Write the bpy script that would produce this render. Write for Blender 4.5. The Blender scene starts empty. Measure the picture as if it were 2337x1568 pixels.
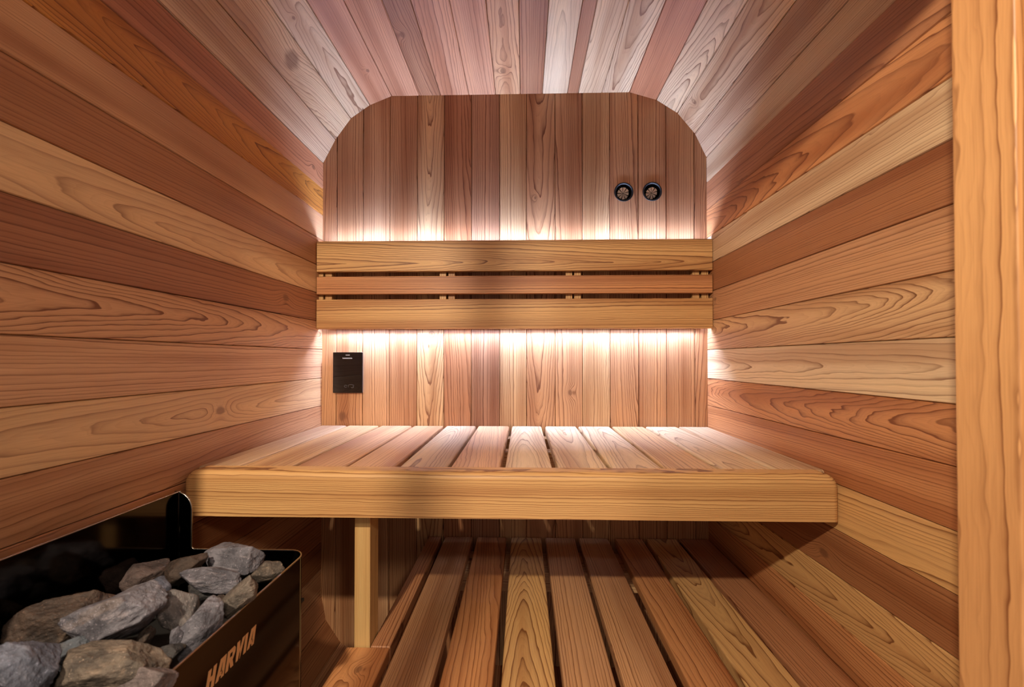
import bpy, bmesh, math, random
import numpy as np
from mathutils import Vector, Matrix, noise

# ------------------------------------------------------------------ camera
EYE = 1.024                      # eye height above the sauna floor
YAW, PITCH = math.radians(1.517), math.radians(0.69)
F_PX, W_PX, H_PX = 1000.0, 2337, 1568
SHIFT_PX = 24.0
sc = bpy.context.scene
col = sc.collection
cam_d = bpy.data.cameras.new('camera')
cam = bpy.data.objects.new('camera', cam_d)
col.objects.link(cam)
cam_d.sensor_fit = 'HORIZONTAL'; cam_d.sensor_width = 36.0
cam_d.lens = 36.0 * F_PX / W_PX
cam_d.shift_y = SHIFT_PX / W_PX
cam_d.clip_start = 0.02; cam_d.clip_end = 50
cam_d.dof.use_dof = True; cam_d.dof.focus_distance = 1.25; cam_d.dof.aperture_fstop = 7.0
cam.location = (0, 0, EYE)
cam.rotation_euler = (math.radians(90) + PITCH, 0, YAW)
sc.camera = cam

# ------------------------------------------------------------------ world, lamps, exposure
world = bpy.data.worlds.new('world'); sc.world = world
world.use_nodes = True
wb = world.node_tree.nodes['Background']
wb.inputs[0].default_value = (1.0, 0.86, 0.72, 1); wb.inputs[1].default_value = 0.26

def lamp(name, loc, power, colour, radius):
    l = bpy.data.lights.new(name, 'POINT'); l.energy = power; l.color = colour; l.shadow_soft_size = radius
    o = bpy.data.objects.new(name, l); col.objects.link(o); o.location = loc
    return o
# ceiling lamps of the room in front of the sauna, shining in through its open front
lamp('hall_lamp', (-0.423, -0.45, EYE + 0.742), 58, (1.0, 0.85, 0.64), 0.022)
lamp('hall_lamp', (0.75, -1.35, EYE + 1.10), 34, (1.0, 0.85, 0.66), 0.12)

sc.view_settings.view_transform = 'Standard'
sc.view_settings.look = 'None'
sc.view_settings.gamma = 1.0
sc.view_settings.use_curve_mapping = False
sc.view_settings.exposure = 0.88
sc.cycles.use_denoising = True
sc.cycles.max_bounces = 10
sc.cycles.diffuse_bounces = 6
sc.cycles.sample_clamp_indirect = 6.0

LED_POWER_BOTTOM = 185.0
LED_POWER_TOP = 125.0
LED_COLOUR = (0.50, 0.63, 1.0, 1)

# ------------------------------------------------------------------ measuring helpers
CR = Matrix.Rotation(YAW, 3, 'Z') @ Matrix.Rotation(math.radians(90) + PITCH, 3, 'X')
def ray(px, py):
    x = (px - W_PX / 2) / F_PX
    y = -(py - H_PX / 2) / F_PX + SHIFT_PX / F_PX
    return CR @ Vector((x, y, -1.0))
def at_y(px, py, Y):
    r = ray(px, py); return Vector((r.x * Y / r.y, Y, EYE + r.z * Y / r.y))
def at_z(px, py, Z):
    r = ray(px, py); k = (Z - EYE) / r.z; return Vector((r.x * k, r.y * k, Z))
def at_x(px, py, X):
    r = ray(px, py); k = X / r.x; return Vector((X, r.y * k, EYE + r.z * k))

def lin(c):
    out = []
    for v in c:
        v = v / 255.0
        out.append(v / 12.92 if v <= 0.04045 else ((v + 0.055) / 1.055) ** 2.4)
    return tuple(out)

# ------------------------------------------------------------------ materials
def new_mat(name):
    m = bpy.data.materials.new(name); m.use_nodes = True
    nt = m.node_tree; nt.nodes.clear()
    out = nt.nodes.new('ShaderNodeOutputMaterial'); b = nt.nodes.new('ShaderNodeBsdfPrincipled')
    nt.links.new(b.outputs[0], out.inputs[0])
    return m, nt, b

class NB:
    """small node helper: values may be sockets or numbers"""
    def __init__(s, nt): s.nt = nt
    def put(s, sock, v):
        if isinstance(v, bpy.types.NodeSocket): s.nt.links.new(v, sock)
        elif v is not None: sock.default_value = v
    def m(s, op, a, b=None, c=None, clamp=False):
        n = s.nt.nodes.new('ShaderNodeMath'); n.operation = op; n.use_clamp = clamp
        for i, v in enumerate((a, b, c)):
            if v is not None: s.put(n.inputs[i], v)
        return n.outputs[0]
    def attr(s, name):
        n = s.nt.nodes.new('ShaderNodeAttribute'); n.attribute_name = name; return n
    def sep(s, v):
        n = s.nt.nodes.new('ShaderNodeSeparateXYZ'); s.put(n.inputs[0], v); return n.outputs
    def comb(s, x, y, z):
        n = s.nt.nodes.new('ShaderNodeCombineXYZ')
        for i, v in enumerate((x, y, z)): s.put(n.inputs[i], v)
        return n.outputs[0]
    def noise(s, vec, scale=1.0, detail=2.0, rough=0.5):
        n = s.nt.nodes.new('ShaderNodeTexNoise'); s.put(n.inputs['Vector'], vec)
        n.inputs['Scale'].default_value = scale; n.inputs['Detail'].default_value = detail
        n.inputs['Roughness'].default_value = rough
        return n.outputs[0]
    def mix(s, f, a, b, mode='MIX'):
        n = s.nt.nodes.new('ShaderNodeMix'); n.data_type = 'RGBA'; n.blend_type = mode
        s.put(n.inputs[0], f); s.put(n.inputs[6], a); s.put(n.inputs[7], b)
        return n.outputs[2]
    def ramp(s, v, lo, hi):
        n = s.nt.nodes.new('ShaderNodeMapRange'); n.interpolation_type = 'SMOOTHSTEP'
        s.put(n.inputs[0], v); n.inputs[1].default_value = lo; n.inputs[2].default_value = hi
        return n.outputs[0]

def wood_material():
    m, nt, b = new_mat('cedar wood'); N = NB(nt)
    g = N.sep(N.attr('gco').outputs['Vector']); a, c, t = g[0], g[1], g[2]
    sd = N.sep(N.attr('seed').outputs['Vector'])          # seed, pith offset across, pith offset deep
    ms = N.sep(N.attr('grain').outputs['Vector'])         # taper, rings per metre, late wood strength
    kn = N.sep(N.attr('knot').outputs['Vector'])          # knot along, across, radius
    tone = N.attr('tone').outputs['Color']
    s37 = N.m('MULTIPLY', sd[0], 37.0)
    a_s = N.m('ADD', a, s37)
    # slow wander of the pith and wobble of the rings
    w1 = N.m('SUBTRACT', N.noise(N.comb(N.m('MULTIPLY', a_s, 1.3), s37, 0.0), 1.0, 1.0), 0.5)
    w2 = N.m('SUBTRACT', N.noise(N.comb(N.m('MULTIPLY', a_s, 1.7), s37, 9.0), 1.0, 1.0), 0.5)
    wander = N.m('MINIMUM', N.m('ADD', N.m('MULTIPLY', N.m('ABSOLUTE', ms[0]), 14.0), 0.12), 1.0)
    w1 = N.m('MULTIPLY', w1, wander); w2 = N.m('MULTIPLY', w2, wander)
    cc = N.m('ADD', N.m('SUBTRACT', c, sd[1]), N.m('MULTIPLY', w1, 0.045))
    dd = N.m('ADD', N.m('SUBTRACT', t, sd[2]), N.m('MULTIPLY', w2, 0.050))
    r = N.m('SQRT', N.m('ADD', N.m('MULTIPLY', cc, cc), N.m('MULTIPLY', dd, dd)))
    n1 = N.m('SUBTRACT', N.noise(N.comb(N.m('MULTIPLY', a_s, 5.0), N.m('MULTIPLY', c, 26.0), N.m('MULTIPLY', t, 26.0)), 1.0, 2.0), 0.5)
    n2 = N.m('SUBTRACT', N.noise(N.comb(N.m('MULTIPLY', a_s, 26.0), N.m('MULTIPLY', c, 90.0), N.m('MULTIPLY', t, 90.0)), 1.0, 1.0), 0.5)
    # knot: rings swell around it
    ka = N.m('DIVIDE', N.m('SUBTRACT', a, kn[0]), N.m('MAXIMUM', N.m('MULTIPLY', kn[2], 1.5), 1e-4))
    kc = N.m('DIVIDE', N.m('SUBTRACT', c, kn[1]), N.m('MAXIMUM', kn[2], 1e-4))
    kd = N.m('SQRT', N.m('ADD', N.m('MULTIPLY', ka, ka), N.m('MULTIPLY', kc, kc)))
    kd = N.m('ADD', kd, N.m('MULTIPLY', n2, 0.9))
    has = N.m('GREATER_THAN', kn[2], 0.0001)
    swell = N.m('MULTIPLY', N.m('MULTIPLY', N.m('EXPONENT', N.m('MULTIPLY', N.m('MULTIPLY', kd, kd), -0.16)), 0.017), has)
    rr = N.m('ADD', r, N.m('MULTIPLY', a, ms[0]))
    rr = N.m('ADD', rr, N.m('MULTIPLY', n1, N.m('ADD', 0.004, N.m('MULTIPLY', wander, 0.012))))
    rr = N.m('ADD', rr, N.m('MULTIPLY', n2, 0.0024))
    rr = N.m('ADD', rr, swell)
    v = N.m('ADD', N.m('MULTIPLY', rr, ms[1]), 40.0)
    # uneven years
    v = N.m('ADD', v, N.m('MULTIPLY', N.m('SINE', N.m('MULTIPLY', v, 0.83)), 0.55))
    f = N.m('FRACT', v); year = N.m('FLOOR', v)
    wn = nt.nodes.new('ShaderNodeTexWhiteNoise'); wn.noise_dimensions = '1D'; N.put(wn.inputs['W'], N.m('ADD', year, N.m('MULTIPLY', sd[0], 11.3)))
    late = N.m('ADD', N.m('MULTIPLY', N.m('POWER', f, 7.0), 1.15), N.m('MULTIPLY', N.m('POWER', f, 2.0), 0.22))
    late = N.m('MULTIPLY', late, N.m('SUBTRACT', 1.0, N.ramp(f, 0.94, 1.0)))
    late = N.m('MULTIPLY', late, N.m('ADD', 0.45, N.m('MULTIPLY', wn.outputs[0], 0.75)))
    f2 = N.m('FRACT', N.m('MULTIPLY', v, 3.37))
    late = N.m('ADD', late, N.m('MULTIPLY', N.m('POWER', f2, 3.0), 0.14))
    late = N.m('MULTIPLY', late, N.m('MULTIPLY', ms[2], 1.25), clamp=True)
    dark = N.mix(1.0, tone, (0.30, 0.19, 0.15, 1), 'MULTIPLY')
    # broad colour drift inside a board and fine fibres
    drift = N.noise(N.comb(N.m('MULTIPLY', a_s, 0.9), N.m('MULTIPLY', c, 17.0), s37), 1.0, 2.0)
    base = N.mix(N.m('MULTIPLY', N.ramp(drift, 0.42, 0.72), 0.9), tone, N.mix(1.0, tone, (0.62, 0.48, 0.40, 1), 'MULTIPLY'))
    base = N.mix(N.m('MULTIPLY', N.ramp(drift, 0.46, 0.28), 0.5), base, N.mix(1.0, tone, (1.16, 1.14, 1.05, 1), 'MULTIPLY'))
    fib = N.noise(N.comb(N.m('MULTIPLY', a_s, 14.0), N.m('MULTIPLY', c, 900.0), N.m('MULTIPLY', t, 900.0)), 1.0, 1.0)
    base = N.mix(N.m('MULTIPLY', N.ramp(fib, 0.35, 0.8), 0.22), base, dark)
    colr = N.mix(late, base, dark)
    core = N.m('MULTIPLY', N.ramp(kd, 1.25, 0.55), has)
    colr = N.mix(N.m('MULTIPLY', core, 0.62), colr, (0.12, 0.045, 0.02, 1))
    nt.links.new(colr, b.inputs['Base Color'])
    b.inputs['Roughness'].default_value = 0.47
    b.inputs['Specular IOR Level'].default_value = 0.42
    bp = nt.nodes.new('ShaderNodeBump'); bp.inputs['Strength'].default_value = 0.12; bp.inputs['Distance'].default_value = 0.0008
    N.put(bp.inputs['Height'], N.m('SUBTRACT', fib, late)); nt.links.new(bp.outputs[0], b.inputs['Normal'])
    return m
WOOD = wood_material()

def plain(name, colour, rough, metal=0.0, spec=0.5, bump=0.0, bscale=300.0):
    m, nt, b = new_mat(name)
    N = NB(nt)
    tc = nt.nodes.new('ShaderNodeTexCoord')
    n = N.noise(tc.outputs['Object'], bscale, 3.0)
    c0 = tuple(lin(colour)) + (1,)
    nt.links.new(N.mix(N.m('MULTIPLY', n, 0.25), c0, tuple(x * 0.75 for x in c0[:3]) + (1,)), b.inputs['Base Color'])
    b.inputs['Roughness'].default_value = rough; b.inputs['Metallic'].default_value = metal
    b.inputs['Specular IOR Level'].default_value = spec
    if bump:
        bp = nt.nodes.new('ShaderNodeBump'); bp.inputs['Strength'].default_value = bump; bp.inputs['Distance'].default_value = 0.001
        nt.links.new(n, bp.inputs['Height']); nt.links.new(bp.outputs[0], b.inputs['Normal'])
    return m
STEEL = plain('black polished steel', (60, 56, 54), 0.09, 1.0)
RIM = plain('bare steel edge', (170, 160, 150), 0.22, 1.0)
BLACK = plain('black plastic', (9, 8, 8), 0.55)
GLASS_BLACK = plain('black glass panel', (16, 12, 11), 0.06, 0.0, 0.6)
PRINT = plain('grey print', (150, 145, 142), 0.5)
PRINT_DIM = plain('dim grey print', (70, 64, 62), 0.5)
TRAY = plain('dark stone tray', (22, 20, 19), 0.7)
LOGO = plain('tan brushed lettering', (205, 150, 100), 0.5)
ALU = plain('white aluminium channel', (200, 200, 200), 0.5)
DISC = plain('pale pink disc', (255, 250, 246), 0.5)

def emit_mat(name, strength):
    m, nt, b = new_mat(name)
    b.inputs['Base Color'].default_value = (0.9, 0.9, 0.9, 1)
    b.inputs['Emission Color'].default_value = LED_COLOUR
    b.inputs['Emission Strength'].default_value = strength
    return m

def stone_material():
    m, nt, b = new_mat('olivine stone'); N = NB(nt)
    tc = nt.nodes.new('ShaderNodeTexCoord'); oi = nt.nodes.new('ShaderNodeObjectInfo')
    p = nt.nodes.new('ShaderNodeVectorMath'); p.operation = 'ADD'
    nt.links.new(tc.outputs['Object'], p.inputs[0])
    N.put(p.inputs[1], N.comb(N.m('MULTIPLY', oi.outputs['Random'], 30.0), 0.0, 0.0))
    P = p.outputs[0]
    sp = N.sep(P)
    st = N.comb(N.m('MULTIPLY', sp[0], 18.0), N.m('MULTIPLY', sp[1], 70.0), N.m('MULTIPLY', sp[2], 60.0))
    big = N.noise(P, 30.0, 5.0, 0.65)
    streak = N.noise(st, 1.0, 6.0, 0.7)
    fine = N.noise(P, 260.0, 5.0, 0.8)
    tone = N.attr('tone').outputs['Color']
    base = N.mix(N.ramp(big, 0.35, 0.65), N.mix(1.0, tone, (0.32, 0.32, 0.34, 1), 'MULTIPLY'), tone)
    base = N.mix(N.m('MULTIPLY', N.ramp(streak, 0.54, 0.70), 0.6), base, N.mix(1.0, tone, (1.9, 1.75, 1.6, 1), 'MULTIPLY'))
    base = N.mix(N.m('MULTIPLY', N.ramp(N.noise(st, 0.6, 4.0), 0.62, 0.72), 0.35), base, (0.17, 0.11, 0.07, 1))
    base = N.mix(N.ramp(fine, 0.56, 0.70), base, N.mix(1.0, tone, (2.2, 2.1, 2.1, 1), 'MULTIPLY'))
    nt.links.new(base, b.inputs['Base Color'])
    b.inputs['Roughness'].default_value = 0.62
    b.inputs['Specular IOR Level'].default_value = 0.45
    bp = nt.nodes.new('ShaderNodeBump'); bp.inputs['Strength'].default_value = 1.0; bp.inputs['Distance'].default_value = 0.0035
    h = N.m('ADD', N.m('ADD', N.m('MULTIPLY', big, 1.4), streak), N.m('MULTIPLY', fine, 0.35))
    N.put(bp.inputs['Height'], h); nt.links.new(bp.outputs[0], b.inputs['Normal'])
    return m
STONE = stone_material()

# ------------------------------------------------------------------ object helpers
def tag(o, label=None, cat=None, group=None, kind=None):
    if label: o['label'] = label
    if cat: o['category'] = cat
    if group: o['group'] = group
    if kind: o['kind'] = kind
    return o
def empty(name, loc, label, cat, group=None):
    o = bpy.data.objects.new(name, None); col.objects.link(o); o.location = loc
    o.empty_display_size = 0.05
    return tag(o, label, cat, group)
def link(name, me, mat, parent=None, smooth=False):
    o = bpy.data.objects.new(name, me); col.objects.link(o)
    if mat: me.materials.append(mat)
    if parent:
        o.parent = parent; o.matrix_parent_inverse = Matrix.Translation(-parent_world(parent))
    if smooth:
        for p in me.polygons: p.use_smooth = True
    return o
def parent_world(p):
    v = Vector(p.location)
    return v

class Boards:
    """collects wooden boards, each with its own grain, into one mesh"""
    def __init__(s):
        s.v, s.f = [], []
        s.at = {k: [] for k in ('gco', 'seed', 'grain', 'knot', 'tone')}
    def add(s, bm, M, o):
        """bm holds the board in (along, across, deep) coordinates, M maps them to the room"""
        n0 = len(s.v)
        bm.verts.index_update()
        for v in bm.verts:
            s.v.append(M @ v.co); s.at['gco'].append(tuple(v.co))
        for f in bm.faces: s.f.append([n0 + v.index for v in f.verts])
        k = len(bm.verts)
        for key in ('seed', 'grain', 'knot'): s.at[key] += [o[key]] * k
        tl = lin(o['tone']); s.at['tone'] += [(tl[0] * 0.90, tl[1] * 0.965, tl[2] * 0.93, 1.0)] * k
        bm.free()
    def mesh(s, name, flip_check=True):
        me = bpy.data.meshes.new(name)
        me.from_pydata([tuple(v) for v in s.v], [], s.f)
        for key in ('gco', 'seed', 'grain', 'knot'):
            a = me.attributes.new(key, 'FLOAT_VECTOR', 'POINT')
            a.data.foreach_set('vector', np.array(s.at[key], dtype=np.float32).ravel())
        a = me.attributes.new('tone', 'FLOAT_COLOR', 'POINT')
        a.data.foreach_set('color', np.array(s.at['tone'], dtype=np.float32).ravel())
        bm = bmesh.new(); bm.from_mesh(me); bmesh.ops.recalc_face_normals(bm, faces=bm.faces); bm.to_mesh(me); bm.free()
        me.update()
        return me

_sd = random.Random(11)
def grain(kind='flat', tone=(205, 150, 108), seed=None, W=0.09, taper=None, rings=None, late=None, knot=None):
    """kind: flat (cathedral arches), edge (straight lines), mix"""
    rnd = random.Random(seed if seed is not None else _sd.random())
    if kind == 'flat':
        pc, pd = W * rnd.uniform(0.3, 0.7), rnd.uniform(0.018, 0.035); tp = rnd.choice((-1, 1)) * rnd.uniform(0.05, 0.10); rg = rnd.uniform(90, 140)
    elif kind == 'mix':
        pc, pd = W * rnd.choice((-0.1, 1.1)), rnd.uniform(0.03, 0.05); tp = rnd.choice((-1, 1)) * rnd.uniform(0.01, 0.05); rg = rnd.uniform(100, 160)
    else:
        pc, pd = rnd.choice((-1, 1)) * rnd.uniform(0.12, 0.2), rnd.uniform(0.03, 0.08); tp = rnd.uniform(-0.012, 0.012); rg = rnd.uniform(120, 210)
    return dict(seed=(rnd.uniform(0, 10), pc, pd), grain=(tp if taper is None else taper, rg if rings is None else rings, (0.85 if late is None else late)),
                knot=knot if knot else (0.0, 0.0, 0.0), tone=tone)

def frame(origin, A, C):
    A = Vector(A).normalized(); C = Vector(C).normalized(); T = A.cross(C)
    M = Matrix.Identity(4)
    for i in range(3): M[i][0], M[i][1], M[i][2], M[i][3] = A[i], C[i], T[i], origin[i]
    return M

def prism(poly, L):
    bm = bmesh.new()
    a = [bm.verts.new((0, p[0], p[1])) for p in poly]; b = [bm.verts.new((L, p[0], p[1])) for p in poly]
    n = len(poly)
    for i in range(n): bm.faces.new((a[i], a[(i + 1) % n], b[(i + 1) % n], b[i]))
    bm.faces.new(a[::-1]); bm.faces.new(b)
    return bm

def panel_board(L, W, ch=0.0019, th=0.014, lap=0.004):
    """tongue and groove board, face at deep = 0"""
    return prism([(ch, 0), (W - ch, 0), (W - 0.0005, ch * 1.2), (W - 0.0005, 0.007), (W + lap, 0.007), (W + lap, th), (-lap, th), (-lap, 0.007), (0.0005, 0.007), (0.0005, ch * 1.2)], L)

def box_board(L, W, T, bev=0.004, seg=3):
    bm = bmesh.new(); bmesh.ops.create_cube(bm, size=1.0)
    for v in bm.verts: v.co = Vector(((v.co.x + .5) * L, (v.co.y + .5) * W, (v.co.z + .5) * T))
    if bev: bmesh.ops.bevel(bm, geom=bm.edges[:], offset=min(bev, T * 0.45, W * 0.45), segments=seg, profile=0.5, affect='EDGES')
    return bm

def board(name, lo, hi, axis, g, parent=None, bev=0.004, flipdeep=False):
    """one free-standing board filling the box lo..hi with its grain along `axis`"""
    lo, hi = Vector(lo), Vector(hi); d = hi - lo
    if axis == 'x':   L, W, T = d.x, d.z, d.y; M = frame((lo.x, hi.y, lo.z), (1, 0, 0), (0, 0, 1))      # T = -Y
    elif axis == 'y': L, W, T = d.y, d.x, d.z; M = frame((lo.x, lo.y, hi.z), (0, 1, 0), (1, 0, 0))      # T = -Z
    else:             L, W, T = d.z, d.x, d.y; M = frame((lo.x, lo.y, lo.z), (0, 0, 1), (1, 0, 0))      # T = +Y
    B = Boards(); B.add(box_board(L, W, T, bev), M, g)
    me = B.mesh(name)
    o = link(name, me, WOOD, parent)
    return o

def box_mesh(name, lo, hi, mat, parent=None, bev=0.0, seg=3):
    lo, hi = Vector(lo), Vector(hi); bm = bmesh.new(); bmesh.ops.create_cube(bm, size=1.0)
    for v in bm.verts: v.co = Vector([lo[i] + (v.co[i] + .5) * (hi[i] - lo[i]) for i in range(3)])
    if bev: bmesh.ops.bevel(bm, geom=bm.edges[:], offset=bev, segments=seg, profile=0.5, affect='EDGES')
    me = bpy.data.meshes.new(name); bm.to_mesh(me); bm.free()
    return link(name, me, mat, parent)

def done(bm, name, mat, parent):
    bmesh.ops.recalc_face_normals(bm, faces=bm.faces)
    me = bpy.data.meshes.new(name); bm.to_mesh(me); bm.free(); return link(name, me, mat, parent)

# ------------------------------------------------------------------ the room
YB = 1.477                                # back wall
YF = 0.36                                 # inner face of the front wall
XL = at_y(735, 862, YB).x; XR = at_y(1615, 864, YB).x
ZT = at_y(1160, 215, YB).z                # ceiling
left_px = [988, 926, 863, 798, 734.5, 672, 610, 549, 491, 431, 372]
right_px = [359, 416, 480, 543, 604, 668, 733, 798.5, 864, 925, 988, 1050, 1112, 1174, 1236, 1298]
def P2(px, py):
    p = at_y(px, py, YB); return (p.x, p.z)
lv = [(XL, P2(735, y)[1]) for y in left_px]
corner_l = [P2(766, 318), P2(801, 270), P2(844, 240), P2(894, 222)]
ceil_px = [957, 1005, 1070, 1131, 1187, 1238, 1295, 1320, 1374]
ceil = [(P2(x, 215)[0], ZT) for x in ceil_px]
corner_r = [P2(1436.5, 209), P2(1498, 228), P2(1546, 258), P2(1586, 305)]
corner_l[-1] = (corner_l[-1][0], ZT + 0.0); corner_r[0] = (corner_r[0][0], ZT)
rv = [(XR, P2(1615, y)[1]) for y in right_px]
pitch = 0.0925

# tones (sRGB of the wood itself) ------------------------------------------------
T = dict(pale=(232, 196, 160), cream=(238, 206, 172), tan=(222, 174, 130), peach=(220, 166, 126), gold=(222, 168, 112),
         amber=(212, 140, 66), orange=(210, 142, 94), mid=(206, 150, 110), red=(204, 138, 102), pink=(218, 158, 124),
         brown=(190, 128, 90), dark=(170, 110, 72), deep=(164, 104, 72), greyp=(216, 178, 146), plum=(188, 134, 102))

def side_run(pts, specs, name, kind_label=None):
    """boards between consecutive profile points; the room lies to the left of the direction of travel seen from the door"""
    B = Boards()
    for i, sp in enumerate(specs):
        p0, p1 = Vector((pts[i][0], 0, pts[i][1])), Vector((pts[i + 1][0], 0, pts[i + 1][1]))
        C = p1 - p0; W = C.length; L = YB - YF + 0.10
        A = Vector((0, -1, 0))
        o = Vector((p0.x, YB, p0.z))
        M = frame(o, A, C)
        # deep axis must point out of the room
        mid = (p0 + p1) / 2; cen = Vector(((XL + XR) / 2, 0, EYE))
        if (M.to_3x3() @ Vector((0, 0, 1))).dot(mid - cen) < 0:
            M = frame(Vector((p1.x, YB, p1.z)), A, -C)
            sp = dict(sp)
        B.add(panel_board(L, W), M, sp)
    me = B.mesh(name)
    o = link(name, me, WOOD); tag(o, kind='structure')
    return o

def low_side(x, start_z, sgn):
    """continuation of a side wall below the last measured joint and round the bottom corner"""
    pts = [(x, start_z)]
    z = start_z
    while z - pitch > EYE - (1358 - 820) / 1000 * YB + 0.02:
        z -= pitch; pts.append((x, z))
    R = 0.229; zc = EYE - 0.795; pts.append((x, zc))
    for k in range(1, 5):
        a = math.pi / 2 * k / 4
        pts.append((x + sgn * R * (1 - math.cos(a)), zc - R * math.sin(a)))
    return pts

# left wall: from the bottom corner up to the start of the curve (knot positions: along is measured from the back wall)
l_low = low_side(XL, lv[0][1], 1)[::-1]
left_pts = l_low[:-1] + lv
n_low = len(l_low) - 1
low_specs = [grain('edge', T[('brown', 'mid', 'dark')[i % 3]], 100 + i) for i in range(n_low)]
left_specs = low_specs + [
    grain('mix', T['mid'], 3, taper=0.035, rings=190, late=0.8),
    grain('flat', T['tan'], 41, taper=0.05, rings=120, late=0.7, knot=(0.50, 0.042, 0.010)),
    grain('edge', T['peach'], 5, rings=150, late=0.9, taper=0.004),
    grain('flat', T['mid'], 19, taper=-0.075, rings=150, late=1.0),
    grain('edge', T['deep'], 7, rings=120, late=0.9, knot=(0.23, 0.05, 0.011)),
    grain('flat', T['tan'], 8, taper=0.06, rings=90, late=0.55),
    grain('edge', T['dark'], 9, rings=170, late=0.6),
    grain('edge', T['mid'], 10, rings=330, late=0.6),
    grain('flat', T['amber'], 23, taper=0.07, rings=150, late=0.9),
    grain('mix', T['red'], 12, rings=90, late=0.7, knot=(0.07, 0.045, 0.008))]
side_run(left_pts, left_specs, 'wall_left')

# ceiling: both rounded upper corners and the flat boards between
ceil_pts = [lv[-1]] + corner_l + ceil + corner_r + [rv[0]]
ceil_specs = [
    grain('edge', T['greyp'], 31, rings=150, late=0.7),
    grain('mix', T['pale'], 32, rings=220, late=1.0, taper=0.03, knot=(0.34, 0.050, 0.022)),
    grain('flat', T['cream'], 33, taper=0.07, rings=110, late=0.8, knot=(0.42, 0.03, 0.004)),
    grain('edge', T['pink'], 34, rings=260, late=0.6, knot=(0.15, 0.05, 0.005)),
    grain('edge', T['pink'], 35, rings=230, late=0.9),
    grain('mix', T['plum'], 36, rings=160, late=0.9, knot=(0.28, 0.02, 0.008)),
    grain('mix', T['pink'], 37, rings=130, late=0.8),
    grain('edge', T['pink'], 38, rings=150, late=0.6),
    grain('flat', T['peach'], 39, taper=0.05, rings=120, late=0.8, knot=(0.12, 0.030, 0.008)),
    grain('edge', T['plum'], 40, rings=150, late=0.8),
    grain('flat', T['cream'], 41, taper=0.05, rings=100, late=0.5),
    grain('edge', T['plum'], 42, rings=200, late=0.5),
    grain('mix', T['pale'], 43, rings=150, late=0.6),
    grain('flat', T['cream'], 44, taper=-0.06, rings=140, late=1.0),
    grain('edge', T['red'], 45, rings=290, late=0.7),
    grain('flat', T['pale'], 46, taper=0.06, rings=130, late=0.8),
    grain('flat', T['pale'], 47, taper=-0.05, rings=160, late=0.8, knot=(0.10, 0.03, 0.006)),
    grain('mix', T['greyp'], 48, rings=250, late=1.0, taper=0.02)]
side_run(ceil_pts, ceil_specs, 'ceiling')

# right wall, from the curve down
r_low = low_side(XR, rv[-1][1], -1)
right_pts = rv + r_low[1:]
right_specs = [
    grain('edge', T['pale'], 51, rings=300, late=0.8),
    grain('mix', T['brown'], 52, rings=120, late=0.8),
    grain('flat', T['orange'], 53, taper=0.10, rings=85, late=0.9),
    grain('mix', T['pale'], 54, rings=220, late=0.8),
    grain('edge', T['dark'], 55, rings=230, late=0.8),
    grain('edge', T['mid'], 56, rings=170, late=0.9, knot=(0.06, 0.03, 0.006)),
    grain('flat', T['tan'], 57, taper=0.09, rings=150, late=1.0),
    grain('flat', T['pale'], 58, taper=0.03, rings=130, late=0.7),
    grain('flat', T['orange'], 59, taper=-0.08, rings=190, late=1.0),
    grain('edge', T['orange'], 60, rings=200, late=1.0),
    grain('mix', T['gold'], 61, rings=130, late=0.7),
    grain('edge', T['dark'], 62, rings=200, late=0.8, knot=(0.56, 0.06, 0.009)),
    grain('flat', T['gold'], 63, taper=0.09, rings=150, late=0.8),
    grain('mix', T['orange'], 64, rings=160, late=0.9),
    grain('edge', T['mid'], 65)]
right_specs += [grain('edge', T['brown'], 66 + i) for i in range(len(right_pts) - 1 - len(right_specs))]
side_run(right_pts, right_specs, 'wall_right')

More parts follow.
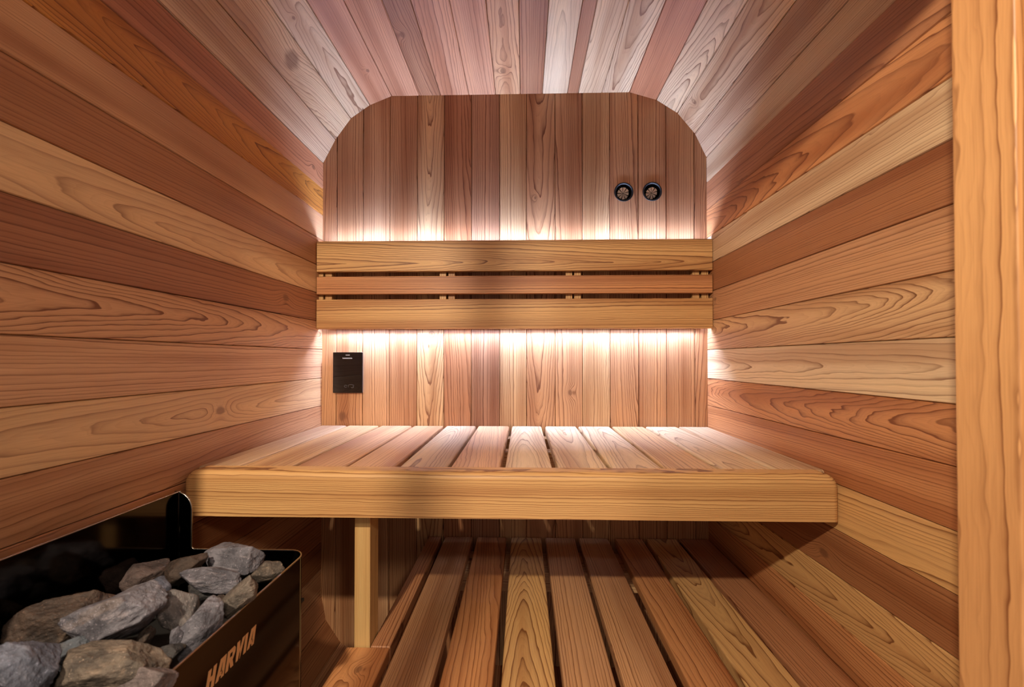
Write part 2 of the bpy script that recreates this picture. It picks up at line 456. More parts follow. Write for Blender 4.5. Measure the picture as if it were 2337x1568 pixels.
# back wall: vertical boards, with two round holes for the vents
back_px = [705, 768, 828, 889, 951.6, 1013, 1075.7, 1140, 1201.5, 1267, 1329.5, 1392, 1457, 1521, 1585.7, 1650]
back_tones = ['mid', 'mid', 'peach', 'mid', 'tan', 'brown', 'plum', 'tan', 'mid', 'mid', 'tan', 'mid', 'mid', 'mid', 'mid']
back_kind = ['mix', 'edge', 'edge', 'edge', 'flat', 'mix', 'edge', 'edge', 'flat', 'mix', 'edge', 'mix', 'edge', 'edge', 'mix']
knots = {1: (0.375, 0.055, 0.010), 4: (1.14, 0.05, 0.006), 9: (0.52, 0.045, 0.010), 8: (1.60, 0.03, 0.004)}
VENTS = [at_y(1423.5, 438.5, YB), at_y(1488.5, 437.5, YB)]
VR = 0.0315
B = Boards()
ZLO, ZHI = -0.03, ZT + 0.10
for i in range(15):
    x0, x1 = at_y(back_px[i], 700, YB).x, at_y(back_px[i + 1], 700, YB).x
    # along = up, across = +x, deep = +y
    g = grain(back_kind[i], T[back_tones[i]], 200 + i, W=x1 - x0, late=1.05, knot=knots.get(i))
    if back_kind[i] == 'flat': g['grain'] = (0.06 * (1 if i % 2 else -1), 110, 1.05)
    if i == 1: g['knot'] = (at_y(780, 950, YB).z - ZLO, 0.022, 0.012)
    if i == 9: g['knot'] = (at_y(1361, 897, YB).z - ZLO, 0.05, 0.007)
    M = frame((x0, YB, ZLO), (0, 0, 1), (1, 0, 0))
    if (M.to_3x3() @ Vector((0, 0, 1))).y < 0:
        M = frame((x1, YB, ZLO), (0, 0, 1), (-1, 0, 0))
    hole = [v for v in VENTS if x0 < v.x < x1]
    if not hole: B.add(panel_board(ZHI - ZLO, x1 - x0), M, g); continue
    # board with a round hole: cut it on its own, then take its faces back
    me = bpy.data.meshes.new('board'); bm = panel_board(ZHI - ZLO, x1 - x0); bmesh.ops.recalc_face_normals(bm, faces=bm.faces); bm.to_mesh(me); bm.free()
    tmp = bpy.data.objects.new('board', me); col.objects.link(tmp)
    bm = bmesh.new()
    bmesh.ops.create_cone(bm, cap_ends=True, segments=48, radius1=VR - 0.001, radius2=VR - 0.001, depth=0.08, matrix=Matrix.Translation(M.inverted() @ hole[0]))
    cm = bpy.data.meshes.new('cutter'); bm.to_mesh(cm); bm.free()
    cut = bpy.data.objects.new('cutter', cm); col.objects.link(cut)
    md = tmp.modifiers.new('hole', 'BOOLEAN'); md.operation = 'DIFFERENCE'; md.object = cut; md.solver = 'EXACT'
    nm = bpy.data.meshes.new_from_object(tmp.evaluated_get(bpy.context.evaluated_depsgraph_get()))
    bm = bmesh.new(); bm.from_mesh(nm); bm.verts.ensure_lookup_table(); B.add(bm, M, g)
    bpy.data.objects.remove(cut); bpy.data.objects.remove(tmp)
back = link('wall_back', B.mesh('wall_back'), WOOD); tag(back, kind='structure')

# floor of the sauna and of the hall in front of it
B = Boards()
x = XL - 0.02; i = 0
while x < XR:
    w = 0.093
    M = frame((x, YB + 0.01, 0.0), (0, -1, 0), (-1, 0, 0))
    if (M.to_3x3() @ Vector((0, 0, 1))).z > 0: M = frame((x, YB + 0.01, 0.0), (0, -1, 0), (1, 0, 0))
    B.add(panel_board(YB - YF + 0.12, w, 0.002), M, grain('edge', T['brown'], 300 + i)); x += w; i += 1
tag(link('floor', B.mesh('floor'), WOOD), kind='structure')

# front wall with the doorway the picture is taken through
DL, DR, DT = -0.56, at_x(2178, 800, 0.352).x, EYE + 0.607
JY = at_x(2178, 800, DR).y               # far edge of the jamb board
B = Boards()
def plank_fill(x0, x1, z0, z1, y, seed):
    x = x0; k = 0
    while x < x1 - 1e-4:
        w = min(0.0925, x1 - x)
        B.add(box_board(z1 - z0, w, 0.09, 0.0015, 1), frame((x, y - 0.09, z0), (0, 0, 1), (1, 0, 0)), grain('edge', T[('mid', 'brown', 'tan', 'orange')[(seed + k) % 4]], seed * 7 + k)); x += w; k += 1
plank_fill(XL - 0.03, DL, -0.03, ZHI, YF, 61)
plank_fill(DR + 0.020, XR + 0.03, -0.03, ZHI, YF - 0.012, 67)
plank_fill(DL, DR + 0.020, DT, ZHI, YF, 71)
tag(link('wall_front', B.mesh('wall_front'), WOOD), kind='structure')
near = at_x(2326, 800, DR).y
jamb = board('trim_1', (DR, near, 0.0), (DR + 0.020, JY, DT + 0.02), 'z', grain('edge', (226, 164, 110), 5, rings=190, late=0.8, taper=0.0), None, 0.0015)
tag(jamb, kind='structure')
jstop = board('trim_2', (DR + 0.004, near - 0.05, 0.0), (DR + 0.022, near - 0.001, DT + 0.02), 'z', grain('edge', (200, 136, 84), 8, late=0.5), None, 0.001)
tag(jstop, kind='structure')
# unseen upright, added to cast the dark bands on front board and backrest
up = board('shadow_upright', (-0.380, -0.130, 0.0), (-0.358, -0.108, 2.3), 'z', grain('edge', T['tan'], 9), None, 0.002)
tag(up, kind='structure')

# ------------------------------------------------------------------ upper bench
ZS = at_y(1190, 972, YB).z                # seat level
YSF = at_z(1190, 1068, ZS).y              # slats end here, fascia begins
YFA = 0.8625
bench = empty('sauna_bench', ((XL + XR) / 2, YSF, ZS - 0.12), 'upper sauna bench with slatted cedar seat, thick rounded front board and one square post', 'bench')
slat_px = [(735, 793), (797, 866), (872, 941), (946, 1013), (1019.6, 1087), (1092, 1162), (1168.8, 1235.6), (1244, 1314), (1319, 1390), (1395, 1467), (1472, 1542), (1547, 1616)]
st = [('greyp', 'edge'), ('tan', 'edge'), ('peach', 'mix'), ('peach', 'edge'), ('greyp', 'flat'), ('peach', 'mix'), ('pale', 'flat'), ('pale', 'flat'), ('pale', 'flat'), ('tan', 'mix'), ('pale', 'flat'), ('pale', 'mix')]
for i, (p0, p1) in enumerate(slat_px):
    x0, x1 = at_y(p0, 972, YB).x, at_y(p1, 972, YB).x
    if i == 0: x0 = XL + 0.002
    if i == 11: x1 = XR - 0.002
    g = grain(st[i][1], T[st[i][0]], 400 + i, W=x1 - x0, late=0.75)
    if st[i][1] == 'flat': g['grain'] = (0.05 * (-1) ** i, 110, 0.8)
    board('slat', (x0, YSF, ZS - 0.027), (x1, YB - 0.004, ZS), 'y', g, bench, 0.005)
# front board: rounded upper corners and a rounded upper front edge
def fascia():
    xa, xb = at_y(415, 1120, YFA).x, min(at_y(1920, 1130, YFA).x, XR - 0.0015)
    zb = at_y(1190, 1187.5, YFA).z; z1 = ZS + 0.001
    R, r, th = 0.027, 0.015, YSF - YFA - 0.001
    def outline(ins):
        q = R - ins; x0, x1, zt, z0 = ins, xb - xa - ins, z1 - zb - ins, min(ins, 0.002)
        pts = [(x0, z0), (x1, z0)]
        for k in range(9):
            a = math.pi / 2 * k / 8; pts.append((x1 - q + q * math.cos(a), zt - q + q * math.sin(a)))
        for k in range(9):
            a = math.pi / 2 * k / 8; pts.append((x0 + q - q * math.sin(a), zt - q + q * math.cos(a)))
        return pts
    # board coordinates: along = x, across = z, deep = -y measured from the back face
    bm = bmesh.new(); loops = [[bm.verts.new((p[0], p[1], 0)) for p in outline(0)]]
    for k in range(9):
        a = math.pi / 2 * k / 8
        loops.append([bm.verts.new((p[0], p[1], th - r + r * math.sin(a))) for p in outline(r * (1 - math.cos(a)))])
    n = len(loops[0])
    for la, lb in zip(loops, loops[1:]):
        for k in range(n): bm.faces.new((la[k], la[(k + 1) % n], lb[(k + 1) % n], lb[k]))
    bm.faces.new(loops[0][::-1]); bm.faces.new(loops[-1])
    g = grain('edge', T['gold'], 77, rings=200, late=1.1); g['seed'] = (3.3, -0.15, 0.03)
    B = Boards(); B.add(bm, frame((xa, YSF - 0.001, zb), (1, 0, 0), (0, 0, 1)), g)
    o = link('front_board', B.mesh('front_board'), WOOD, bench)
    for p in o.data.polygons: p.use_smooth = True
    o.data.set_sharp_from_angle(angle=math.radians(50))
    return xa, xb, zb
FXA, FXB, FZB = fascia()
PX0, PX1 = at_y(807, 1482, 0.905).x, at_y(843, 1482, 0.905).x
post = board('post', (PX0, YSF + 0.001, 0.0), (PX1, YSF + 0.053, ZS - 0.028), 'z', grain('edge', (236, 196, 136), 14, rings=260, late=0.35), bench, 0.0015)
post['label'] = 'pale square post'
for (y0, y1, k) in ((YSF + 0.056, YSF + 0.10, 0), (1.19, 1.235, 1), (1.39, 1.44, 2)):
    board('cross_rail', (XL + 0.003, y0, ZS - 0.075), (XR - 0.003, y1, ZS - 0.0275), 'x', grain('edge', T['tan'], 90 + k), bench, 0.002)

# ------------------------------------------------------------------ lower platform
ZD = at_y(1190, 1225, YB).z
plat = empty('step_platform', (0.1, 1.0, 0), 'low slatted cedar platform beneath and in front of the bench', 'platform')
dk = [(1017, 1080), (1090, 1156), (1167, 1235), (1244.5, 1310.6), (1320, 1386.5), (1402, 1464), (1474, 1542), (1549, 1616)]
dt = [('mid', 'edge'), ('orange', 'mix'), ('gold', 'flat'), ('mid', 'edge'), ('mid', 'edge'), ('orange', 'mix'), ('gold', 'flat'), ('brown', 'edge')]
YD0 = 0.44
for i, (p0, p1) in enumerate(dk):
    x0, x1 = at_y(p0, 1225, YB).x, at_y(p1, 1225, YB).x
    if i == 7: x1 = XR - 0.002
    g = grain(dt[i][1], T[dt[i][0]], 500 + i, W=x1 - x0, late=0.85)
    if i == 2: g['grain'] = (0.11, 120, 1.0); g['seed'] = (4.1, 0.048, 0.022)
    if i == 6: g['grain'] = (-0.07, 100, 1.0)
    board('slat', (x0, YD0, ZD - 0.027), (x1, YB - 0.004, ZD), 'y', g, plat, 0.004)
RX0, RX1 = -0.318, at_y(1008, 1228, YB).x
board('side_rail', (RX0, YSF + 0.001, ZD - 0.09), (RX1, YB - 0.004, ZD), 'y', grain('edge', T['brown'], 95, W=0.04), plat, 0.003)
board('edge_board', (at_z(786, 1483, ZD).x, YD0, ZD - 0.027), (RX1, YSF - 0.001, ZD), 'y', grain('flat', T['orange'], 97, W=0.1, taper=0.06, rings=190, late=1.0, knot=(0.40, 0.05, 0.007)), plat, 0.003)
for (y0, y1, k) in ((0.56, 0.60, 0), (1.29, 1.425, 2)):
    board('cross_rail', (RX1 + 0.002 if k == 2 else -0.36, y0, ZD - 0.085), (XR - 0.003, y1, ZD - 0.0275), 'x', grain('edge', T['tan'], 120 + k), plat, 0.002)
for k, (xx, yy) in enumerate(((-0.34, 0.50), (XR - 0.05, 0.50), (XR - 0.05, 1.38), (RX1 + 0.01, 1.38))):
    board('leg', (xx, yy, 0.0), (xx + 0.04, yy + 0.04, ZD - 0.0855), 'z', grain('edge', T['brown'], 130 + k), plat, 0.002)

# ------------------------------------------------------------------ backrest with its light strips
YR = 1.4295
rest = empty('backrest', ((XL + XR) / 2, YR + 0.02, EYE + 0.1), 'cedar backrest of three horizontal boards on the back wall, white light glowing behind it', 'backrest')
rz = [at_y(1170, y, YR).z for y in (548, 618, 629, 670, 682, 750)]
BX0, BX1 = XL + 0.0015, XR - 0.0015
g1 = grain('flat', T['gold'], 140, W=0.1, taper=0.045, rings=120, late=1.2); g1['seed'] = (7.7, 0.03, 0.016); g2 = grain('edge', T['orange'], 141, rings=170, late=1.1); g3 = grain('mix', T['gold'], 145, W=0.1, rings=150, late=1.2, taper=0.01)
for (z0, z1, g) in ((rz[1], rz[0], g1), (rz[3], rz[2], g2), (rz[5], rz[4], g3)):
    board('backrest_board', (BX0, YR, z0), (BX1, YR + 0.021, z1), 'x', g, rest, 0.0018)
for (p0, p1) in ((722, 757), (1003, 1038), (1291, 1326), (1581, 1617)):
    x0, x1 = at_y(p0, 623, YR + 0.02).x, at_y(p1, 623, YR + 0.02).x
    for (a, b, k) in ((x0, x0 + (x1 - x0) * 0.43, 0), (x0 + (x1 - x0) * 0.57, x1, 1)):
        board('spacer', (a, YR + 0.0215, rz[5] + 0.018), (b, YB - 0.001, rz[0] - 0.022), 'z', grain('edge', T['gold'], 150 + k + p0), rest, 0.001)
def strip(z_edge, up, power):
    """U-shaped channel behind the board edge with the strip recessed in it"""
    s = 1 if up else -1
    ya, yb = YR + 0.0215, YR + 0.0345
    bm = bmesh.new()
    def bx(y0, y1, za, zb):
        z0, z1 = z_edge + s * za, z_edge + s * zb
        r = bmesh.ops.create_cube(bm, size=1.0)
        for v in r['verts']: v.co = Vector((BX0 + 0.03 + (v.co.x + .5) * (BX1 - BX0 - 0.06), y0 + (v.co.y + .5) * (y1 - y0), min(z0, z1) + (v.co.z + .5) * abs(z1 - z0)))
    bx(ya, yb, -0.016, -0.0125); bx(ya, ya + 0.001, -0.0125, -0.003); bx(yb - 0.001, yb, -0.0125, -0.0015)  # side lips added to shield the adjoining wall from the strip's light
    done(bm, 'light_channel', ALU, rest)
    za, zb = z_edge - s * 0.0123, z_edge - s * 0.0105
    box_mesh('light_strip', (BX0 + 0.035, ya + 0.002, min(za, zb)), (BX1 - 0.035, yb - 0.002, max(za, zb)), emit_mat('white led strip', power), rest)
strip(rz[5], False, LED_POWER_BOTTOM)
strip(rz[0], True, LED_POWER_TOP)

# ------------------------------------------------------------------ control panel
c0, c1 = at_y(760, 804, YB - 0.012), at_y(827, 897, YB - 0.012)
panel = empty('control_panel', ((c0.x + c1.x) / 2, YB - 0.001, c1.z), 'black glossy control panel mounted on the back wall above the left end of the bench', 'control panel')
box_mesh('housing', (c0.x + 0.001, YB - 0.0085, c1.z + 0.001), (c1.x - 0.001, YB - 0.0005, c0.z - 0.001), plain('grey panel edge', (150, 148, 150), 0.25, 0.8), panel, 0.002)
box_mesh('glass_front', (c0.x, YB - 0.0125, c1.z), (c1.x, YB - 0.0086, c0.z), GLASS_BLACK, panel, 0.0016)
w, h = c1.x - c0.x, c0.z - c1.z
def flat_poly(bm, pts, y, t=0.0004):
    a = [bm.verts.new((p[0], y, p[1])) for p in pts]; b = [bm.verts.new((p[0], y - t, p[1])) for p in pts]
    n = len(pts); bm.faces.new(a); bm.faces.new(b[::-1])
    for k in range(n): bm.faces.new((a[k], b[k], b[(k + 1) % n], a[(k + 1) % n]))
yp = YB - 0.0125
def prect(bm, u0, v0, u1, v1):
    x0, x1, z0, z1 = c0.x + w * u0, c0.x + w * u1, c0.z - h * v1, c0.z - h * v0
    flat_poly(bm, [(x0, z0), (x1, z0), (x1, z1), (x0, z1)], yp)
bm = bmesh.new()
for k in range(6): prect(bm, 0.432 + k * 0.024, 0.058, 0.450 + k * 0.024, 0.082)
done(bm, 'brand_mark', PRINT, panel)
bm = bmesh.new(); prect(bm, 0.325, 0.140, 0.655, 0.160)
for k in range(7): prect(bm, 0.33 + k * 0.046, 0.128, 0.345 + k * 0.046, 0.140)
done(bm, 'scale_mark', PRINT, panel)
bm = bmesh.new()
def arc(bm, cu, cv, ru, rv, a0, a1, tk=0.012, n=10):
    for k in range(n):
        A0, A1 = a0 + (a1 - a0) * k / n, a0 + (a1 - a0) * (k + 1) / n
        pts = []
        for (A, q) in ((A0, 0), (A1, 0), (A1, tk), (A0, tk)):
            pts.append((c0.x + w * (cu + (ru + q) * math.cos(A)), c0.z - h * (cv - (rv + q) * math.sin(A))))
        flat_poly(bm, pts, yp)
arc(bm, 0.44, 0.835, 0.045, 0.02, 0.2, 5.6); arc(bm, 0.62, 0.82, 0.09, 0.02, 0.0, 3.4); arc(bm, 0.66, 0.85, 0.04, 0.015, -2.6, 1.2)
prect(bm, 0.525, 0.80, 0.535, 0.86)
done(bm, 'touch_symbols', PRINT_DIM, panel)

# ------------------------------------------------------------------ two round vents in the back wall
def lathe(profile, seg=48):
    """profile of (radius, y) points turned around the Y axis"""
    bm = bmesh.new(); rings = []
    for (r, y) in profile:
        rings.append([bm.verts.new((r * math.cos(2 * math.pi * k / seg), y, r * math.sin(2 * math.pi * k / seg))) for k in range(seg)])
    for a, b in zip(rings, rings[1:]):
        for k in range(seg): bm.faces.new((a[k], a[(k + 1) % seg], b[(k + 1) % seg], b[k]))
    return bm, rings
vl = ['left of the two round black recessed vents high on the back wall', 'right of the two round black recessed vents high on the back wall']
for i, v in enumerate(VENTS):
    e = empty('wall_vent', v, vl[i], 'vent', 'round vents on the back wall')
    bm, rg = lathe([(VR - 0.0015, 0.012), (VR - 0.0015, -0.001), (VR + 0.0008, -0.0015), (VR + 0.0004, -0.0025), (VR - 0.0025, -0.0025), (VR - 0.005, 0.0), (VR - 0.0055, 0.040), (VR - 0.009, 0.041), (VR - 0.010, 0.050), (VR - 0.010, 0.070)])
    bm.faces.new(rg[-1])
    me = bpy.data.meshes.new('collar'); bmesh.ops.recalc_face_normals(bm, faces=bm.faces); bm.to_mesh(me); bm.free()
    o = bpy.data.objects.new('collar', me); col.objects.link(o); o.parent = e; me.materials.append(BLACK)
    for p in me.polygons: p.use_smooth = True
    me.set_sharp_from_angle(angle=math.radians(35))
    bm, rg = lathe([(VR - 0.0098, 0.0485), (VR - 0.0088, 0.0398), (VR - 0.0112, 0.0398), (VR - 0.0112, 0.0485)])
    me = bpy.data.meshes.new('inner_ring'); bm.to_mesh(me); bm.free()
    o = bpy.data.objects.new('inner_ring', me); col.objects.link(o); o.parent = e; me.materials.append(plain('dark grey ring', (70, 62, 58), 0.3))
    # pale disc cut into wedges, slightly pleated
    bm = bmesh.new(); nb = 9; rnd = random.Random(5 + i)
    for k in range(nb):
        a0 = 2 * math.pi * k / nb + 0.08; a1 = 2 * math.pi * (k + 1) / nb - 0.08; R = 0.019 * rnd.uniform(0.93, 1.05)
        pts = [(0.0012 * math.cos((a0 + a1) / 2), 0.0012 * math.sin((a0 + a1) / 2))]
        pts += [(R * math.cos(a0 + (a1 - a0) * q / 4), R * math.sin(a0 + (a1 - a0) * q / 4)) for q in range(5)]
        y0 = -0.0012 if k % 2 else 0.0006
        fa = [bm.verts.new((p[0], y0 * (0.2 if q == 0 else 1) + (0.001 if q > 3 else 0), p[1])) for q, p in enumerate(pts)]
        fb = [bm.verts.new((f.co.x, f.co.y + 0.0008, f.co.z)) for f in fa]
        n = len(fa); bm.faces.new(fa); bm.faces.new(fb[::-1])
        for q in range(n): bm.faces.new((fa[q], fb[q], fb[(q + 1) % n], fa[(q + 1) % n]))
    bmesh.ops.recalc_face_normals(bm, faces=bm.faces)
    me = bpy.data.meshes.new('segmented_disc'); bm.to_mesh(me); bm.free()
    o = bpy.data.objects.new('segmented_disc', me); col.objects.link(o); o.parent = e; me.materials.append(DISC)
    o.location = (0.0, 0.010, -0.001); o.rotation_euler = (math.radians(24), math.radians(20), math.radians(12))
    o['label'] = 'pale pinkish segmented disc'

# ------------------------------------------------------------------ heater
HX0, HX1, HY0, HY1 = -0.608, -0.377, 0.372, 0.760
ZR = EYE - 0.334; ZG = EYE - 0.2335; ZB = 0.10
heater = empty('sauna_heater', ((HX0 + HX1) / 2, (HY0 + HY1) / 2, ZB), 'black polished steel sauna heater filled with stones in the left foreground', 'heater')
def heater_shell():
    R = 0.004; path = []          # (x, y, top)
    path.append((HX0, HY0, ZG)); path.append((HX0, HY1 - R, ZG))
    for k in range(1, 7):
        a = math.pi / 2 * k / 6; path.append((HX0 + R - R * math.cos(a), HY1 - R + R * math.sin(a), ZG))
    xe = at_y(437, 1200, HY1).x; RR = 0.030
    for k in range(0, 9):
        a = math.pi / 2 * k / 8; path.append((xe - RR + RR * math.sin(a), HY1, ZG - RR + RR * math.cos(a)))
    r2 = 0.006
    for k in range(0, 5):
        a = math.pi / 2 * k / 4; path.append((xe + r2 - r2 * math.cos(a) + 0.0003, HY1, ZR + r2 - r2 * math.sin(a)))
    R = 0.030
    path.append((HX1 - R, HY1, ZR))
    for k in range(1, 9):
        a = math.pi / 2 * k / 8; path.append((HX1 - R + R * math.sin(a), HY1 - R + R * math.cos(a), ZR))
    path.append((HX1, HY0 + R, ZR))
    for k in range(1, 5):
        a = math.pi / 2 * k / 4; path.append((HX1 - R + R * math.cos(a), HY0 + R - R * math.sin(a), ZR))
    path.append((HX0 + 0.001, HY0, ZR))
    return path
hp = heater_shell()
bm = bmesh.new()
lo = [bm.verts.new((p[0], p[1], ZB)) for p in hp]; hi = [bm.verts.new((p[0], p[1], p[2])) for p in hp]
for k in range(len(hp) - 1): bm.faces.new((lo[k], lo[k + 1], hi[k + 1], hi[k]))
me = bpy.data.meshes.new('casing'); bm.to_mesh(me); bm.free()
cas = link('casing', me, STEEL, heater)
md = cas.modifiers.new('sheet', 'SOLIDIFY'); md.thickness = 0.0016; md.offset = 0
cas.modifiers.new('normals', 'WEIGHTED_NORMAL').keep_sharp = True
for p in me.polygons: p.use_smooth = True
me.set_sharp_from_angle(angle=math.radians(40))
def tube(name, pts, r, mat, parent, seg=8):
    bm = bmesh.new(); prev = None
    for i, p in enumerate(pts):
        p = Vector(p); d = (Vector(pts[min(i + 1, len(pts) - 1)]) - Vector(pts[max(i - 1, 0)]))
        d = d.normalized() if d.length > 1e-9 else Vector((0, 1, 0))
        u = d.cross(Vector((0.3, 0.2, 0.9))).normalized(); v = d.cross(u)
        ringv = [bm.verts.new(p + r * (math.cos(2 * math.pi * k / seg) * u + math.sin(2 * math.pi * k / seg) * v)) for k in range(seg)]
        if prev:
            for k in range(seg): bm.faces.new((prev[k], prev[(k + 1) % seg], ringv[(k + 1) % seg], ringv[k]))
        prev = ringv
    o = done(bm, name, mat, parent)
    for p in o.data.polygons: p.use_smooth = True
    return o
tube('rim', [(p[0], p[1], p[2]) for p in hp[:-1]], 0.0015, RIM, heater)
box_mesh('stone_tray', (HX0 + 0.004, HY0 + 0.004, ZR - 0.085), (HX1 - 0.004, HY1 - 0.004, ZR - 0.080), TRAY, heater)  # tray under the stones, black to stand in for shade in the gaps
box_mesh('base', (HX0 + 0.004, HY0 + 0.004, ZB), (HX1 - 0.004, HY1 - 0.004, ZB + 0.01), TRAY, heater)
for (xx, yy) in ((HX0 + 0.03, HY0 + 0.03), (HX1 - 0.05, HY0 + 0.03), (HX0 + 0.03, HY1 - 0.05), (HX1 - 0.05, HY1 - 0.05)):
    box_mesh('foot', (xx, yy, 0.032 if xx < -0.5 else 0.0), (xx + 0.02, yy + 0.02, ZB), BLACK, heater, 0.002)
# lettering on the right side of the casing, slanted block capitals
def letters(text, y0, z0, height, adv):
    G = {'H': [[(0, 0), (.27, 0), (.27, 1), (0, 1)], [(.27, .40), (.47, .40), (.47, .60), (.27, .60)], [(.47, 0), (.74, 0), (.74, 1), (.47, 1)]],
         'A': [[(0, 0), (.25, 0), (.44, .78), (.44, 1), (.22, 1)], [(.28, .16), (.58, .16), (.58, .34), (.32, .34)], [(.50, 0), (.76, 0), (.76, 1), (.44, 1), (.44, .78), (.50, .78)]],
         'R': [[(0, 0), (.26, 0), (.26, 1), (0, 1)], [(.26, .80), (.56, .80), (.74, .88), (.64, 1), (.26, 1)], [(.54, .56), (.72, .50), (.80, .66), (.80, .84), (.74, .92), (.54, .80)], [(.26, .38), (.62, .38), (.72, .50), (.54, .58), (.26, .58)], [(.32, .39), (.52, 0), (.80, 0), (.60, .39)]],
         'V': [[(.10, 0), (.46, 0), (.46, .26), (.26, 1), (0, 1)], [(.30, 0), (.50, 0), (.82, 1), (.56, 1), (.36, .30)]],
         'I': [[(0, 0), (.27, 0), (.27, 1), (0, 1)]]}
    wid = {'H': .74, 'A': .76, 'R': .80, 'V': .74, 'I': .27}
    bm = bmesh.new(); y = y0
    for ch in text:
        for poly in G[ch]:
            pts = [(HX1 + 0.0009, y + (p[0] * 0.86 + p[1] * 0.26) * adv, z0 + p[1] * height) for p in poly]
            a = [bm.verts.new(p) for p in pts]; b = [bm.verts.new((p[0] + 0.0004, p[1], p[2])) for p in pts]
            n = len(a); bm.faces.new(a); bm.faces.new(b[::-1])
            for k in range(n): bm.faces.new((a[k], b[k], b[(k + 1) % n], a[(k + 1) % n]))
        y += (wid[ch] * 0.86 + 0.13) * adv
    return bm, y
ly0 = at_x(466, 1565, HX1).y; ly1 = at_x(583, 1430, HX1).y
zt = at_x(580, 1428, HX1).z; zb_ = at_x(574, 1472, HX1).z
tot = (.74 + .76 + .80 + .74 + .27 + .76) * 0.86 + 5 * 0.13 + 0.26
bm, _ = letters('HARVIA', ly0, zb_, zt - zb_, (ly1 - ly0) / tot)
lg = done(bm, 'logo_lettering', LOGO, heater)

# ------------------------------------------------------------------ stones, each its own thing
def stone(cx, cy, L, S, ang, z, tone, label, seed, deep=None, sub=5):
    rnd = random.Random(seed)
    c = at_z(cx, cy, EYE + z); D = c.y
    a, b = L * D / 2000.0, S * D / 2000.0
    dp = (deep if deep else min(a * 0.95, b * 1.2))
    bm = bmesh.new(); bmesh.ops.create_icosphere(bm, subdivisions=sub, radius=1.0)
    V = np.array([v.co[:] for v in bm.verts])
    nrm, dist = [], []
    for k in range(15):
        n = np.array([rnd.gauss(0, 1) for _ in range(3)]); n /= np.linalg.norm(n)
        nrm.append(n); dist.append(rnd.uniform(0.70, 1.0))
    for ax in range(3):
        for s in (-1, 1):
            n = np.zeros(3); n[ax] = s; n += np.array([rnd.uniform(-.25, .25) for _ in range(3)]); n /= np.linalg.norm(n)
            nrm.append(n); dist.append(rnd.uniform(0.86, 1.0))
    nrm = np.array(nrm); dist = np.array(dist)
    q = np.maximum(V @ nrm.T, 0) / dist; p = 55.0
    r = (q ** p).sum(1) ** (-1 / p)
    P = V * r[:, None]
    P /= np.abs(P).max(0)                       # fill the unit box
    for i, v in enumerate(bm.verts):
        u = Vector(P[i]); so = Vector((seed * 3.7, seed * 1.3, 0))
        d = 0.07 * noise.fractal(u * 1.3 + so, 1.0, 2.0, 4) + 0.028 * noise.ridged_multi_fractal(u * 4.5 + so, 1.0, 2.0, 4, 1.0, 2.0) - 0.03
        u = u * (1 + d)
        v.co = Vector((u.x * a, u.y * dp, u.z * b))
    me = bpy.data.meshes.new('sauna_stone')
    bm.to_mesh(me); bm.free()
    at = me.attributes.new('tone', 'FLOAT_COLOR', 'POINT')
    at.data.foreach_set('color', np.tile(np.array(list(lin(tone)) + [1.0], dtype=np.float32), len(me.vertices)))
    me.materials.append(STONE)
    for pl in me.polygons: pl.use_smooth = True
    o = bpy.data.objects.new('sauna_stone', me); col.objects.link(o)
    o.location = c
    o.rotation_euler = (Matrix.Rotation(-math.radians(ang), 3, 'Y') @ Matrix.Rotation(math.radians(-25), 3, 'X')).to_euler()
    tag(o, label, 'stone', 'sauna stones heaped in the heater')
    return o
GR, BL, BR, TN, DK = (114, 110, 118), (94, 96, 110), (70, 54, 45), (112, 98, 86), (56, 52, 52)
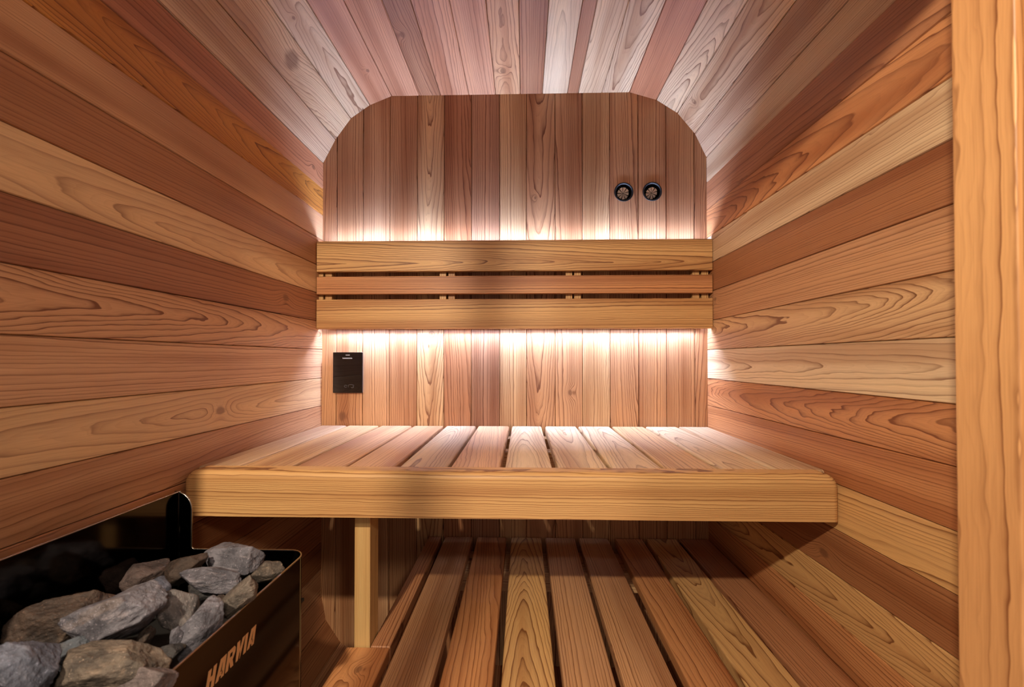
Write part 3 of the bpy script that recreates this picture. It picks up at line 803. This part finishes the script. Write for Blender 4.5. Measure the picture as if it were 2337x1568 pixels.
stones = [
    (534, 1281, 152, 74, -8, -.330, GR, 'large light grey two-lobed stone at the far rim of the heater'),
    (617, 1304, 84, 48, 22, -.340, TN, 'small tan-streaked stone tucked in the far right corner of the heater rim'),
    (480, 1322, 140, 54, -6, -.322, GR, 'flat oval grey stone in front of the large two-lobed one'),
    (414, 1299, 102, 56, 30, -.318, BR, 'brownish stone with a pale vein along its lower edge, left of the oval grey one'),
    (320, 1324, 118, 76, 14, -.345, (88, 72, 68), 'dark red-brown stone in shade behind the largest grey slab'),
    (275, 1403, 204, 112, 27, -.300, GR, 'largest slanting grey slab in the middle of the heap with white streaks'),
    (352, 1350, 72, 64, 5, -.318, BL, 'bluish grey lump touching the upper right end of the largest slab'),
    (408, 1392, 104, 74, 112, -.318, (118, 110, 108), 'upright wedge-shaped grey stone right of the largest slab'),
    (446, 1448, 152, 84, 62, -.340, GR, 'tall pale grey stone leaning on the rim behind the lettering'),
    (548, 1364, 122, 56, 38, -.328, (120, 108, 98), 'long tan-veined stone lying against the right rim'),
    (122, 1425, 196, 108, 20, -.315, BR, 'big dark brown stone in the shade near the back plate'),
    (42, 1532, 150, 118, -48, -.295, BL, 'blurred bluish grey stone cut by the bottom left corner of the photo'),
    (243, 1522, 226, 112, 9, -.318, TN, 'long tan and grey rough stone nearest the camera, left of the rim'),
    (332, 1562, 160, 76, 14, -.334, (112, 98, 96), 'grey-brown stone cut by the bottom edge just inside the rim'),
    (404, 1459, 52, 30, 95, -.335, GR, 'tiny grey stone leaning on the left of the tall pale one'),
    (334, 1452, 50, 32, 66, -.325, BR, 'small pointed brown stone under the largest slab'),
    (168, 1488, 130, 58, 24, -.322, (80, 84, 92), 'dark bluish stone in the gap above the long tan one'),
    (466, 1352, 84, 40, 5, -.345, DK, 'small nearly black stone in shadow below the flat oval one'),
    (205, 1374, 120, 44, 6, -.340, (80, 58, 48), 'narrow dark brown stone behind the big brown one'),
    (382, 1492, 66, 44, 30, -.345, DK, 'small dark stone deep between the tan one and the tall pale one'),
    (497, 1380, 48, 34, 40, -.345, (82, 66, 56), 'small dark brown stone left of the long tan-veined one'),
]
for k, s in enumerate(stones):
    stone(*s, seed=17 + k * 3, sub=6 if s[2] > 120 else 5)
